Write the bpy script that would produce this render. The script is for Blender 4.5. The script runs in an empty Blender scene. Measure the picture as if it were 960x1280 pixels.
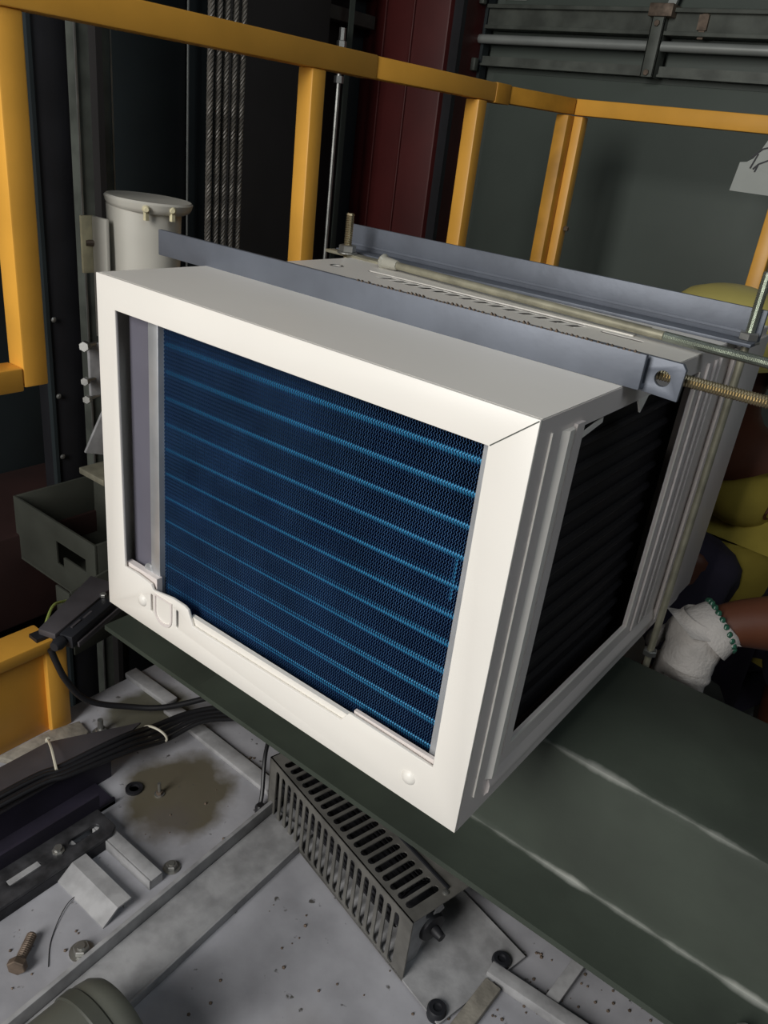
import bpy, bmesh, math, random
from mathutils import Vector, Matrix, geometry
random.seed(7)
S = bpy.context.scene
COL = S.collection
PI = math.pi

# ---------------------------------------------------------------- camera
cam_d = bpy.data.cameras.new('camera'); cam = bpy.data.objects.new('camera', cam_d); COL.objects.link(cam)
RR = [[0.7820721143899234, 0.6128596944223919, 0.11298762253524455],
      [0.34742070364553984, -0.27825384776437634, -0.8954739811310864],
      [-0.5173606697190196, 0.7395794691287826, -0.4305347213304356]]
m = Matrix(((RR[0][0], -RR[1][0], -RR[2][0], 0.78484692),
            (RR[0][1], -RR[1][1], -RR[2][1], -0.52154751),
            (RR[0][2], -RR[1][2], -RR[2][2], 0.59845229), (0, 0, 0, 1)))
cam.matrix_world = m
cam_d.sensor_fit = 'VERTICAL'; cam_d.sensor_height = 24.0; cam_d.lens = 995.623 / 1280 * 24.0
cam_d.clip_start = 0.01
S.camera = cam
# ---------------------------------------------------------------- world, lights, exposure
w = bpy.data.worlds.new('shaft_gloom'); S.world = w; w.use_nodes = True
w.node_tree.nodes['Background'].inputs[0].default_value = (0.75, 0.85, 1.0, 1)
w.node_tree.nodes['Background'].inputs[1].default_value = 0.022
S.view_settings.view_transform = 'Standard'; S.view_settings.look = 'None'
S.view_settings.gamma = 1.0; S.view_settings.use_curve_mapping = False
S.view_settings.exposure = 0.0
def area(name, loc, target, sx, sy, power, color):
    d = bpy.data.lights.new(name, 'AREA'); d.shape = 'RECTANGLE'; d.size = sx; d.size_y = sy
    d.energy = power; d.color = color
    o = bpy.data.objects.new(name, d); COL.objects.link(o); o.location = loc
    v = Vector(target) - Vector(loc); o.rotation_euler = v.to_track_quat('-Z', 'Y').to_euler()
    return o
area('landing_doorway_daylight', (0.25, -2.3, 1.25), (0.3, 0.2, 0.1), 1.0, 1.7, 72, (1.0, 0.98, 0.95))
area('right_side_fill', (2.0, -0.5, 2.0), (0.6, 0.1, -0.1), 1.0, 1.0, 9, (0.85, 0.93, 1.0))  # added fill lamp with no real source, lifts the unit's right side

# ---------------------------------------------------------------- materials
def mat(name, col, rough=0.5, metal=0.0, var=0.12, scale=8.0, bump=0.0, bscale=120.0, col2=None, spec=None, aniso=None):
    M = bpy.data.materials.new(name); M.use_nodes = True; nt = M.node_tree; N = nt.nodes; L = nt.links
    b = N['Principled BSDF']; b.inputs['Roughness'].default_value = rough; b.inputs['Metallic'].default_value = metal
    if spec is not None: b.inputs['Specular IOR Level'].default_value = spec
    tc = N.new('ShaderNodeTexCoord'); nz = N.new('ShaderNodeTexNoise'); nz.inputs['Scale'].default_value = scale
    nz.inputs['Detail'].default_value = 6
    L.new(tc.outputs['Object'], nz.inputs['Vector'])
    cr = N.new('ShaderNodeValToRGB')
    c2 = col2 if col2 else tuple(max(0, c * (1 - var)) for c in col)
    c1 = col if col2 else tuple(min(1, c * (1 + var * 0.6)) for c in col)
    cr.color_ramp.elements[0].position = 0.35; cr.color_ramp.elements[1].position = 0.65
    cr.color_ramp.elements[0].color = (*c2, 1); cr.color_ramp.elements[1].color = (*c1, 1)
    L.new(nz.outputs['Fac'], cr.inputs['Fac']); L.new(cr.outputs['Color'], b.inputs['Base Color'])
    if bump:
        n2 = N.new('ShaderNodeTexNoise'); n2.inputs['Scale'].default_value = bscale; n2.inputs['Detail'].default_value = 3
        L.new(tc.outputs['Object'], n2.inputs['Vector'])
        bp = N.new('ShaderNodeBump'); bp.inputs['Strength'].default_value = bump; bp.inputs['Distance'].default_value = 0.002
        L.new(n2.outputs['Fac'], bp.inputs['Height']); L.new(bp.outputs['Normal'], b.inputs['Normal'])
    return M
M = dict(
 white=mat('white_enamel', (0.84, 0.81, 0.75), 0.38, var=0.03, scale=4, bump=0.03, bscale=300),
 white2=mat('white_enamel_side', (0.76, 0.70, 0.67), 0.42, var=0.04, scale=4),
 shield=mat('mauve_grey_sheet', (0.15, 0.145, 0.18), 0.5, 0.2, var=0.08, scale=10),
 galv=mat('galvanised_sheet', (0.62, 0.64, 0.66), 0.4, 0.7, var=0.12, scale=20),
 fin=mat('blue_fin', (0.006, 0.020, 0.085), 0.4, 0.2, var=0.35, scale=14),
 coreblue=mat('coil_core_blue', (0.0035, 0.005, 0.03), 0.7, 0.0, var=0.3, scale=12),
 finedge=mat('fin_cut_edge', (0.055, 0.145, 0.31), 0.4, 0.2, var=0.25, scale=20),
 tube=mat('blue_coated_tube', (0.02, 0.22, 0.42), 0.4, 0.3, var=0.1),
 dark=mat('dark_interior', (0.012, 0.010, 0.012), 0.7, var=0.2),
 iron=mat('grey_primed_iron', (0.135, 0.15, 0.18), 0.5, 0.25, var=0.12, scale=16, bump=0.15, bscale=90),
 zinc=mat('zinc_thread', (0.45, 0.48, 0.42), 0.3, 0.9, var=0.2, scale=40),
 brass=mat('yellow_passivated_zinc', (0.48, 0.40, 0.25), 0.3, 0.9, var=0.2, scale=40),
 steel=mat('dull_steel', (0.42, 0.42, 0.40), 0.38, 0.85, var=0.2, scale=30),
 olive=mat('dull_passivated_bar', (0.42, 0.40, 0.30), 0.45, 0.5, var=0.25, scale=30),
 yellow=mat('yellow_paint', (0.78, 0.39, 0.055), 0.42, var=0.08, scale=9, bump=0.05, bscale=150),
 yellow2=mat('yellow_paint_shaded', (0.56, 0.27, 0.03), 0.5, var=0.2, scale=14, bump=0.05, bscale=150),  # darker copy of the yellow, shade on the far corner post painted in
 plastic=mat('white_plastic', (0.50, 0.485, 0.43), 0.4, var=0.06, scale=10),
 agedplastic=mat('yellowed_plastic', (0.60, 0.55, 0.36), 0.4, var=0.2, scale=40),
 gbox=mat('grey_green_paint', (0.060, 0.064, 0.052), 0.55, var=0.15, scale=10, bump=0.05),
 walldark=mat('dark_teal_wall', (0.020, 0.028, 0.031), 0.6, var=0.25, scale=3),
 wallbrown=mat('dark_brown_wall', (0.018, 0.016, 0.016), 0.7, var=0.25, scale=3),
 wallgreen=mat('grey_green_wall', (0.082, 0.100, 0.086), 0.55, var=0.10, scale=3, bump=0.1, bscale=60),
 black=mat('black_paint', (0.010, 0.010, 0.013), 0.6, var=0.3, scale=10),
 maroon=mat('maroon_oxide_paint', (0.085, 0.011, 0.010), 0.5, var=0.18, scale=5),
 maroon_dark=mat('brown_oxide_paint', (0.035, 0.014, 0.012), 0.65, var=0.25, scale=6),
 pipe=mat('grey_conduit', (0.34, 0.36, 0.34), 0.4, 0.3, var=0.12),
 channel=mat('wall_channel_grey', (0.10, 0.11, 0.095), 0.55, 0.2, var=0.3, scale=16),
 rope=mat('greased_rope_wire', (0.13, 0.12, 0.105), 0.45, 0.2, var=0.3, scale=60),
 cable=mat('black_cable', (0.012, 0.012, 0.014), 0.45, var=0.2),
 rubber=mat('black_rubber', (0.015, 0.016, 0.02), 0.5, var=0.2),
 tray=mat('grey_trunking', (0.060, 0.055, 0.060), 0.5, var=0.25, scale=12),
 navy=mat('dark_trunking_side', (0.018, 0.015, 0.028), 0.6, var=0.3, scale=14),
 stiff=mat('dusty_grey_steel', (0.33, 0.33, 0.335), 0.65, 0.0, var=0.25, scale=30, bump=0.15),
 fan=mat('scuffed_grey_sheet', (0.17, 0.165, 0.15), 0.5, 0.35, var=0.3, scale=26, bump=0.1),
 railgrey=mat('grimy_rail', (0.055, 0.055, 0.060), 0.5, 0.3, var=0.5, scale=40),
 fandark=mat('blower_drum', (0.022, 0.022, 0.026), 0.5, 0.3, var=0.5, scale=60),
 bolt=mat('rusty_bolt', (0.16, 0.12, 0.09), 0.6, 0.5, var=0.35, scale=60),
 motor=mat('grey_green_cover', (0.125, 0.130, 0.108), 0.5, var=0.1, scale=8),
 paper=mat('paper', (0.40, 0.42, 0.39), 0.8, var=0.05, scale=20),
 ink=mat('marker_ink', (0.02, 0.02, 0.025), 0.6),
 label=mat('printed_label', (0.24, 0.25, 0.23), 0.7, var=0.1, scale=30),
 tie=mat('off_white_nylon', (0.55, 0.52, 0.42), 0.45, var=0.1),
 film=mat('clear_film', (0.40, 0.39, 0.33), 0.15, var=0.1),
 putty=mat('dusty_sealant', (0.27, 0.25, 0.21), 0.8, var=0.25, scale=60, bump=0.4),
 wiregreen=mat('green_yellow_wire', (0.38, 0.46, 0.12), 0.45, var=0.1),
 skin=mat('tanned_skin', (0.10, 0.032, 0.014), 0.55, var=0.12, scale=14, bump=0.08),
 shirt=mat('yellow_cotton', (0.33, 0.26, 0.035), 0.85, var=0.2, scale=10, bump=0.3, bscale=30),
 trousers=mat('navy_cotton', (0.022, 0.018, 0.035), 0.9, var=0.3, scale=12, bump=0.3, bscale=30),
 glove=mat('white_knit_cotton', (0.50, 0.47, 0.44), 0.95, var=0.14, scale=24, bump=0.8, bscale=220),
 hat=mat('yellow_helmet', (0.50, 0.43, 0.13), 0.4, var=0.12, scale=6),
 hair=mat('black_hair', (0.012, 0.010, 0.009), 0.6, var=0.3, scale=60, bump=0.5),
 beads=mat('green_beads', (0.02, 0.09, 0.055), 0.3, var=0.5, scale=90),
 boot=mat('brown_boot', (0.05, 0.035, 0.025), 0.6, var=0.2),
)
def nodes_of(mm): return mm.node_tree.nodes, mm.node_tree.links, mm.node_tree.nodes['Principled BSDF']

def floor_material():
    mm = mat('dusty_car_roof', (0.36, 0.36, 0.385), 0.62, var=0.3, scale=7, bump=0.12, bscale=60)
    N, L, b = nodes_of(mm)
    base = b.inputs['Base Color'].links[0].from_socket
    tc = [n for n in N if n.type == 'TEX_COORD'][0]
    def blob(cx, cy, r, soft, col, prev, amt=0.85, stretch=1.0):
        mp = N.new('ShaderNodeMapping'); mp.inputs['Location'].default_value = (-cx, -cy * stretch, 0)
        mp.inputs['Scale'].default_value = (1, stretch, 0)
        L.new(tc.outputs['Object'], mp.inputs['Vector'])
        ln = N.new('ShaderNodeVectorMath'); ln.operation = 'LENGTH'; L.new(mp.outputs[0], ln.inputs[0])
        nz = N.new('ShaderNodeTexNoise'); nz.inputs['Scale'].default_value = 16; nz.inputs['Detail'].default_value = 5
        L.new(tc.outputs['Object'], nz.inputs['Vector'])
        ma = N.new('ShaderNodeMath'); ma.operation = 'MULTIPLY_ADD'; ma.inputs[1].default_value = r * 0.9; 
        L.new(nz.outputs['Fac'], ma.inputs[0]); L.new(ln.outputs['Value'], ma.inputs[2])
        mr = N.new('ShaderNodeMapRange'); mr.inputs['From Min'].default_value = r * 1.45; mr.inputs['From Max'].default_value = r * 1.45 - soft
        mr.inputs['To Min'].default_value = 0; mr.inputs['To Max'].default_value = amt
        L.new(ma.outputs[0], mr.inputs['Value'])
        mx = N.new('ShaderNodeMix'); mx.data_type = 'RGBA'
        L.new(mr.outputs[0], mx.inputs['Factor']); L.new(prev, mx.inputs['A']); mx.inputs['B'].default_value = (*col, 1)
        return mx.outputs['Result']
    c = blob(0.0, 0.115, 0.105, 0.035, (0.085, 0.07, 0.035), base, 0.9)
    c = blob(-0.19, 0.20, 0.09, 0.03, (0.075, 0.07, 0.035), c, 0.85)
    c = blob(0.04, 0.06, 0.05, 0.03, (0.10, 0.088, 0.08), c, 0.6)
    c = blob(0.43, -0.06, 0.07, 0.06, (0.15, 0.135, 0.11), c, 0.6)
    # fine dirt specks
    nz = N.new('ShaderNodeTexNoise'); nz.inputs['Scale'].default_value = 55; nz.inputs['Detail'].default_value = 4
    L.new(tc.outputs['Object'], nz.inputs['Vector'])
    mr = N.new('ShaderNodeMapRange'); mr.inputs['From Min'].default_value = 0.66; mr.inputs['From Max'].default_value = 0.72
    L.new(nz.outputs['Fac'], mr.inputs['Value'])
    mx = N.new('ShaderNodeMix'); mx.data_type = 'RGBA'; L.new(mr.outputs[0], mx.inputs['Factor']); L.new(c, mx.inputs['A'])
    mx.inputs['B'].default_value = (0.07, 0.065, 0.06, 1)
    L.new(mx.outputs['Result'], b.inputs['Base Color'])
    return mm
M['floor'] = floor_material()

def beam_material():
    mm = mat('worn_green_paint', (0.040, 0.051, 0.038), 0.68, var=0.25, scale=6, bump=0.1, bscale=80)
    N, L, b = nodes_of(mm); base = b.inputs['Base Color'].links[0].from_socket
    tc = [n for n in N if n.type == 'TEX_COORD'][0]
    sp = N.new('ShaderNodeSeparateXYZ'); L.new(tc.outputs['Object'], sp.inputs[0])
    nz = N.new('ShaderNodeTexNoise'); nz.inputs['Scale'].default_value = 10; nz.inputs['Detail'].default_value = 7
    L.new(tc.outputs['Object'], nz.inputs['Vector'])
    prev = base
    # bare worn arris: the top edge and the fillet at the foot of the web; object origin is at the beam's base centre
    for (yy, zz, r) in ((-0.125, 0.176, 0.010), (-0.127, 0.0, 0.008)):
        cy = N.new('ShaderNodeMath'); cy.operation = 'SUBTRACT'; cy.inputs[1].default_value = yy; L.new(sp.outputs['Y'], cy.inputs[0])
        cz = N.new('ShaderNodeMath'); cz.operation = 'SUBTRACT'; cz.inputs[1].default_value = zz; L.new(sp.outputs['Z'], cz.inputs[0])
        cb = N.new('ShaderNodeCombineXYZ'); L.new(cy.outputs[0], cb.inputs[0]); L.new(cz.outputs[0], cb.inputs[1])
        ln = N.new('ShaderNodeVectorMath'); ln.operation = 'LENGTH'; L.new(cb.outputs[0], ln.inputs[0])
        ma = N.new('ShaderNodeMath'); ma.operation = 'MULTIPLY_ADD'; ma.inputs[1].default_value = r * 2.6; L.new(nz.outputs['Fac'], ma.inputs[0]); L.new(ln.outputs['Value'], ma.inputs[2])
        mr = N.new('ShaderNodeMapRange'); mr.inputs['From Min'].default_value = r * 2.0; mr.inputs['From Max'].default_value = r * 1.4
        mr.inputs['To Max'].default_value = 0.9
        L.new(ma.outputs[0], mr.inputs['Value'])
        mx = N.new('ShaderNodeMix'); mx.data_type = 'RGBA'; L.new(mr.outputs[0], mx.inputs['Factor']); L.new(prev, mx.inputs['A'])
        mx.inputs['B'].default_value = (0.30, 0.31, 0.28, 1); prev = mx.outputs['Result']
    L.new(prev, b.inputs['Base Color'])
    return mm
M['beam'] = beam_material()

# ---------------------------------------------------------------- mesh helpers
class MB:
    def __init__(s): s.v = []; s.f = []
    def add(s, vs, fs):
        n = len(s.v); s.v += [tuple(p) for p in vs]; s.f += [tuple(n + i for i in f) for f in fs]; return s
    def box(s, a, b):
        x0, y0, z0 = a; x1, y1, z1 = b
        return s.add([(x0,y0,z0),(x1,y0,z0),(x1,y1,z0),(x0,y1,z0),(x0,y0,z1),(x1,y0,z1),(x1,y1,z1),(x0,y1,z1)],
                     [(0,3,2,1),(4,5,6,7),(0,1,5,4),(1,2,6,5),(2,3,7,6),(3,0,4,7)])
    def bar(s, p, q, wd, ht, up=(0,0,1)):
        p = Vector(p); q = Vector(q); d = (q - p).normalized(); u = Vector(up); sd = d.cross(u).normalized(); u = sd.cross(d).normalized()
        vs = []
        for c in (p, q):
            for a, b_ in ((-1,-1),(1,-1),(1,1),(-1,1)): vs.append(c + sd * a * wd / 2 + u * b_ * ht / 2)
        return s.add(vs, [(0,1,2,3),(4,7,6,5),(0,4,5,1),(1,5,6,2),(2,6,7,3),(3,7,4,0)])
    def rings(s, rings, closed_ends=True):
        n = len(rings[0]); base = len(s.v)
        for r in rings: s.v += [tuple(p) for p in r]
        for k in range(len(rings) - 1):
            for i in range(n):
                j = (i + 1) % n
                s.f.append((base + k*n + i, base + k*n + j, base + (k+1)*n + j, base + (k+1)*n + i))
        if closed_ends:
            s.f.append(tuple(base + i for i in reversed(range(n))))
            s.f.append(tuple(base + (len(rings)-1)*n + i for i in range(n)))
        return s
    def lathe(s, p, axis, prof, n=24, phase=0.0):     # prof: [(radius, distance along axis)]
        p = Vector(p); ax = Vector(axis).normalized(); a = ax.orthogonal().normalized(); b = ax.cross(a)
        R = []
        for r, h in prof:
            r = max(r, 1e-5)
            R.append([p + ax*h + a*(r*math.cos(2*PI*i/n + phase)) + b*(r*math.sin(2*PI*i/n + phase)) for i in range(n)])
        return s.rings(R)
    def cyl(s, p, q, r, n=16):
        p = Vector(p); q = Vector(q); return s.lathe(p, q - p, [(r, 0), (r, (q - p).length)], n)
    def tube(s, pts, r, n=8):
        pts = [Vector(p) for p in pts]; R = []; prev = None
        for i, p in enumerate(pts):
            d = (pts[min(i+1, len(pts)-1)] - pts[max(i-1, 0)]).normalized()
            if prev is None: a = d.orthogonal().normalized()
            else: a = (prev - d * prev.dot(d)).normalized()
            prev = a; b = d.cross(a)
            R.append([p + a*r*math.cos(2*PI*k/n) + b*r*math.sin(2*PI*k/n) for k in range(n)])
        return s.rings(R)
    def plate(s, outer, holes, fn, t):                # fn(u, v, w) -> xyz, w from 0 (front) to t
        loops = [outer] + list(holes); pts = [Vector((a, b, 0)) for lp in loops for a, b in lp]
        tris = geometry.tessellate_polygon([[Vector((a, b, 0)) for a, b in lp] for lp in loops])
        n = len(pts); base = len(s.v)
        s.v += [tuple(fn(p.x, p.y, 0)) for p in pts] + [tuple(fn(p.x, p.y, t)) for p in pts]
        for a, b, c in tris:
            s.f.append((base+a, base+b, base+c)); s.f.append((base+n+c, base+n+b, base+n+a))
        k = 0
        for lp in loops:
            for i in range(len(lp)):
                j = (i+1) % len(lp); s.f.append((base+k+i, base+k+j, base+n+k+j, base+n+k+i))
            k += len(lp)
        return s
LOC = {}
def build(name, mb, mt, parent=None, bevel=0.0, seg=2, smooth=False, origin=None, kind=None):
    vs = mb.v
    if parent is None and origin is None:
        xs = [p[0] for p in vs]; ys = [p[1] for p in vs]; zs = [p[2] for p in vs]
        origin = ((min(xs)+max(xs))/2, (min(ys)+max(ys))/2, min(zs))
    o0 = Vector(origin) if parent is None else LOC[parent.name]
    me = bpy.data.meshes.new(name); me.from_pydata([tuple(Vector(p) - o0) for p in vs], [], mb.f)
    bm = bmesh.new(); bm.from_mesh(me); bmesh.ops.recalc_face_normals(bm, faces=bm.faces)
    if bevel:
        es = [e for e in bm.edges if len(e.link_faces) == 2 and e.calc_face_angle(0) > 0.5]
        bmesh.ops.bevel(bm, geom=es, offset=bevel, segments=seg, affect='EDGES', profile=0.5, clamp_overlap=True)
    bm.to_mesh(me); bm.free()
    me.materials.append(M[mt] if isinstance(mt, str) else mt)
    if smooth or bevel:
        for p in me.polygons: p.use_smooth = True
        me.set_sharp_from_angle(angle=math.radians(38))
    ob = bpy.data.objects.new(name, me); COL.objects.link(ob)
    if parent is None: ob.location = o0; LOC[ob.name] = o0
    else: ob.parent = parent; LOC[ob.name] = o0
    if kind: ob['kind'] = kind
    return ob
def thing(name, label, cat, loc, group=None):
    o = bpy.data.objects.new(name, None); COL.objects.link(o); o.location = loc; o.empty_display_size = 0.05
    LOC[o.name] = Vector(loc); tag(o, label, cat, group); return o
def tag(o, label, cat, group=None):
    o['label'] = label; o['category'] = cat
    if group: o['group'] = group
    return o
def copy_tree(o, parent=None):
    c = o.copy(); COL.objects.link(c); c.parent = parent; LOC[c.name] = LOC[o.name]
    for ch in list(o.children): copy_tree(ch, c)
    return c
def arc(cx, cy, r, a0, a1, n=6):
    return [(cx + r*math.cos(math.radians(a0 + (a1-a0)*i/n)), cy + r*math.sin(math.radians(a0 + (a1-a0)*i/n))) for i in range(n+1)]
def slot(cx, cy, L_, W_, ang=0.0, n=4):               # rounded slot, long axis at ang
    r = W_/2; h = L_/2 - r; pts = arc(h, 0, r, -90, 90, n) + arc(-h, 0, r, 90, 270, n)
    ca, sa = math.cos(ang), math.sin(ang)
    return [(cx + a*ca - b*sa, cy + a*sa + b*ca) for a, b in pts]
def smooth_path(pts, k=6):
    P = [Vector(p) for p in pts]; out = []
    for i in range(len(P)-1):
        p0 = P[max(i-1,0)]; p1 = P[i]; p2 = P[i+1]; p3 = P[min(i+2, len(P)-1)]
        for j in range(k):
            t = j/k; out.append(0.5*((2*p1) + (p2-p0)*t + (2*p0-5*p1+4*p2-p3)*t*t + (3*p1-p0-3*p2+p3)*t**3))
    out.append(P[-1]); return out
def hexnut(mb, p, axis, r, h, hole=0.0):
    mb.lathe(p, axis, [(r*0.9, 0), (r, h*0.12), (r, h*0.88), (r*0.9, h)], 6); return mb
def thread(mb, p, q, r, pitch=0.0018, n=10):
    p = Vector(p); q = Vector(q); L_ = (q-p).length; k = int(L_/pitch); prof = []
    for i in range(k): prof += [(r*0.84, i*pitch), (r, i*pitch + pitch*0.5)]
    prof.append((r*0.84, L_)); return mb.lathe(p, q-p, prof, n)

# ================================================================ SETTING
FZ = -0.42
struct_floor = build('floor', MB().box((-0.30, -0.9, FZ-0.03), (1.7, 1.62, FZ)), 'floor', origin=(0, 0, FZ), kind='structure')
# left shaft wall: sheet panels with open joints
wl = build('wall_left', MB().box((-1.16, -1.2, -2.0), (-1.08, 1.98, 2.6)), 'black', kind='structure')
ed = [-1.2, 0.10, 0.555, 0.99, 1.20, 1.62, 1.98]
for i in range(6):
    build('wall_panel', MB().box((-1.08, ed[i]+0.004, -1.9), (-1.055 - 0.004*(i % 2), ed[i+1]-0.004, 2.5)), 'wallbrown' if i in (4,) else 'walldark', wl, bevel=0.002)
wb = build('wall_back', MB().box((-1.16, 1.92, -2.0), (2.3, 2.0, 2.6)), 'wallgreen', kind='structure')
for (a, b, z0, z1) in ((-0.70, 2.28, -1.9, 0.795), (-0.70, 2.28, 0.975, 2.5)):
    build('wall_panel', MB().box((a, 1.895, z0), (b, 1.92, z1)), 'wallgreen', wb, bevel=0.003)
wr = build('wall_right', MB().box((2.3, -1.2, -2.0), (2.38, 2.0, 2.6)), 'walldark', kind='structure')
build('wall_front', MB().plate([(-1.16,-2.0),(2.38,-2.0),(2.38,2.6),(-1.16,2.6)], [[(-0.6,-0.45),(1.3,-0.45),(1.3,2.3),(-0.6,2.3)]],
      lambda u,v,w_: (u, -1.2 - w_, v), 0.08), 'walldark', kind='structure')
build('floor_pit', MB().box((-1.16, -1.28, -2.05), (2.38, 2.0, -2.0)), 'black', kind='structure')

# ---- back wall fittings
o = build('door_header_channel', MB().box((-0.728, 1.86, 0.915), (2.25, 1.895, 0.965)).box((-0.728, 1.845, 0.905), (2.25, 1.895, 0.915)).box((-0.728,1.845,0.958),(2.25,1.895,0.968)), 'channel', bevel=0.001)
tag(o, 'dark grey steel channel running level along the green wall, above the pale pipe', 'channel')
o = build('conduit', MB().cyl((-0.764, 1.855, 0.878), (2.25, 1.855, 0.888), 0.0125, 14), 'pipe', smooth=True)
tag(o, 'pale grey round pipe running level across the green back wall', 'pipe')
o = build('sill_angle', MB().box((-0.74, 1.87, 0.815), (2.25, 1.895, 0.835)).box((-0.74, 1.862, 0.809), (2.25, 1.895, 0.815)), 'channel')
tag(o, 'thin dark ledge angle on green wall just below the pale pipe', 'angle bar')
t = thing('wall_bracket', 'dark vertical strap bracket crossing the pale pipe on the green wall', 'bracket', (-0.19, 1.84, 0.80))
build('strap', MB().box((-0.203, 1.832, 0.805), (-0.168, 1.842, 0.945)).box((-0.203,1.832,0.805),(-0.199,1.89,0.945)).box((-0.172,1.832,0.805),(-0.168,1.89,0.945)), 'channel', t, bevel=0.001)
build('clamp_plate', MB().box((-0.215, 1.825, 0.945), (-0.150, 1.90, 0.975)), 'bolt', t, bevel=0.002)
for z in (0.815, 0.93):
    build('bolt', hexnut(MB(), (-0.186, 1.832, z), (0,-1,0), 0.008, 0.006), 'bolt', t)
build('hanger', MB().bar((-0.17, 1.86, 0.97), (-0.13, 1.86, 1.12), 0.022, 0.012, (0,1,0)), 'pipe', t)
o = build('rust_patch_clip', MB().box((-0.085, 1.85, 0.92), (-0.06, 1.86, 0.955)).box((-0.08,1.855,0.90),(-0.065,1.862,0.962)), 'bolt')
tag(o, 'small rusty clip on the dark channel, right of the strap bracket', 'clip')
t = thing('door_edge_strip', 'tall pale metal strip with clamps at the left edge of the green wall', 'metal strip', (-0.775, 1.86, -1.9))
build('strip', MB().box((-0.786, 1.845, -1.9), (-0.770, 1.895, 2.5)), 'pipe', t, bevel=0.002)
build('backing', MB().box((-0.765, 1.865, -1.9), (-0.735, 1.90, 2.5)), 'walldark', t)
for z in (0.79, 0.965):
    build('clamp', MB().box((-0.798, 1.825, z), (-0.73, 1.845, z+0.035)), 'channel', t, bevel=0.003)
o = build('vertical_cover', MB().box((-0.84, 1.83, -1.9), (-0.80, 1.91, 2.5)), 'channel', bevel=0.002)
tag(o, 'dark upright cover strip between maroon column and pale metal strip', 'cover strip')
o = build('notice_label', MB().box((-0.70, 1.891, 0.985), (-0.625, 1.8945, 1.12)), 'label', bevel=0.0005)
tag(o, 'pale printed notice stuck on green wall above the dark channel', 'notice')
for k in range(9):
    build('print_line', MB().box((-0.694, 1.8902, 0.995+k*0.013), (-0.694 + 0.062*(0.8+0.2*((k*7)%3)/2), 1.891, 0.999+k*0.013)), 'channel', o)
# maroon column in the corner
t = thing('maroon_column', 'broad maroon painted steel column in the corner behind the railing', 'column', (-0.82, 1.75, -1.9))
build('column_face', MB().box((-1.06, 1.68, -1.9), (-0.745, 1.90, 2.5)), 'maroon', t, bevel=0.006)
for x in (-0.975, -0.87):
    build('rib', MB().box((x-0.0035, 1.672, -1.9), (x+0.0035, 1.68, 2.5)), 'maroon', t, bevel=0.002)
build('side_flange', MB().box((-0.745, 1.70, -1.9), (-0.715, 1.72, 2.5)), 'black', t)
# left wall beams
for (z0, z1, lb) in ((0.865, 0.90, 'lower of two dark rails along the top left wall, behind the ropes'), (0.955, 1.0, 'upper of two dark rails along the top left wall, behind the ropes')):
    o = build('wall_rail', MB().box((-1.055, 1.0, z0), (-1.0, 1.66, z1)), 'channel', bevel=0.002); tag(o, lb, 'rail')
o = build('ledge_beam', MB().box((-1.05, -1.0, -0.52), (-0.73, 1.3, -0.29)), 'maroon_dark', bevel=0.005)
tag(o, 'dark brown horizontal ledge beam at the foot of the left wall', 'beam')
# guide rail, upright, ropes
t = thing('guide_rail', 'dark steel guide rail with two bright edges, left of white canister', 'guide rail', (-0.75, 0.50, -2.0))
build('web', MB().box((-0.772, 0.470, -2.0), (-0.745, 0.545, 2.5)), 'channel', t)
for y in (0.468, 0.5445):
    build('bright_edge', MB().box((-0.744, y, -2.0), (-0.741, y+0.0035, 2.5)), 'steel', t)
build('nose', MB().box((-0.745, 0.500, -2.0), (-0.722, 0.514, 2.5)), 'wallbrown', t)
t = thing('steel_upright', 'black steel upright with small screws, between yellow post and guide rail', 'upright', (-0.82, 0.44, -2.0))
build('channel_web', MB().box((-0.85, 0.408, -2.0), (-0.79, 0.50, 2.5)), 'black', t, bevel=0.002)
build('edge_lip', MB().box((-0.80, 0.400, -2.0), (-0.786, 0.408, 2.5)), 'walldark', t)
for z in (0.155, -0.015, -0.16):
    build('screw', MB().lathe((-0.786, 0.416, z), (1,0,0), [(0.006,0),(0.006,0.002),(0.003,0.004)], 10), 'steel', t)
o = build('wall_wire', MB().cyl((-1.045, 0.985, -1.9), (-1.045, 0.985, 2.5), 0.003, 8), 'pipe'); tag(o, 'thin pale vertical wire on dark left wall, between canister and ropes', 'wire')
o = build('hanger_rod', MB().cyl((-0.9, 1.40, -1.9), (-0.9, 1.40, 0.83), 0.006, 8).lathe((-0.9,1.40,0.70),(0,0,1),[(0.014,0),(0.014,0.018)],6).lathe((-0.9,1.40,0.785),(0,0,1),[(0.014,0),(0.014,0.018),(0.009,0.02),(0.009,0.05)],6), 'steel')
tag(o, 'thin vertical steel rod with hex nuts left of maroon column', 'rod')
o = build('flat_cable', MB().box((-0.93, 1.455, -1.9), (-0.926, 1.475, 2.5)), 'wallgreen'); tag(o, 'flat grey cable hanging beside the maroon column', 'cable')
def rope_mesh():
    mb = MB(); z0, z1 = -0.9, 1.6; st = 0.004; n = int((z1-z0)/st)
    for s_ in range(5):
        pts = []
        for i in range(n+1):
            z = z0 + i*st; a = 2*PI*(i*st/0.042) + s_*2*PI/5
            pts.append((0.0044*math.cos(a), 0.0044*math.sin(a), z))
        mb.tube(pts, 0.0024, 6)
    return mb
rmb = rope_mesh(); r0 = None
ropelbl = ['leftmost of the five greased steel ropes hanging behind the canister', 'second from left of the five hanging steel ropes', 'middle one of the five hanging steel ropes', 'second from right of the five hanging steel ropes', 'rightmost of the five hanging steel ropes, nearest the brown panel']
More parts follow.
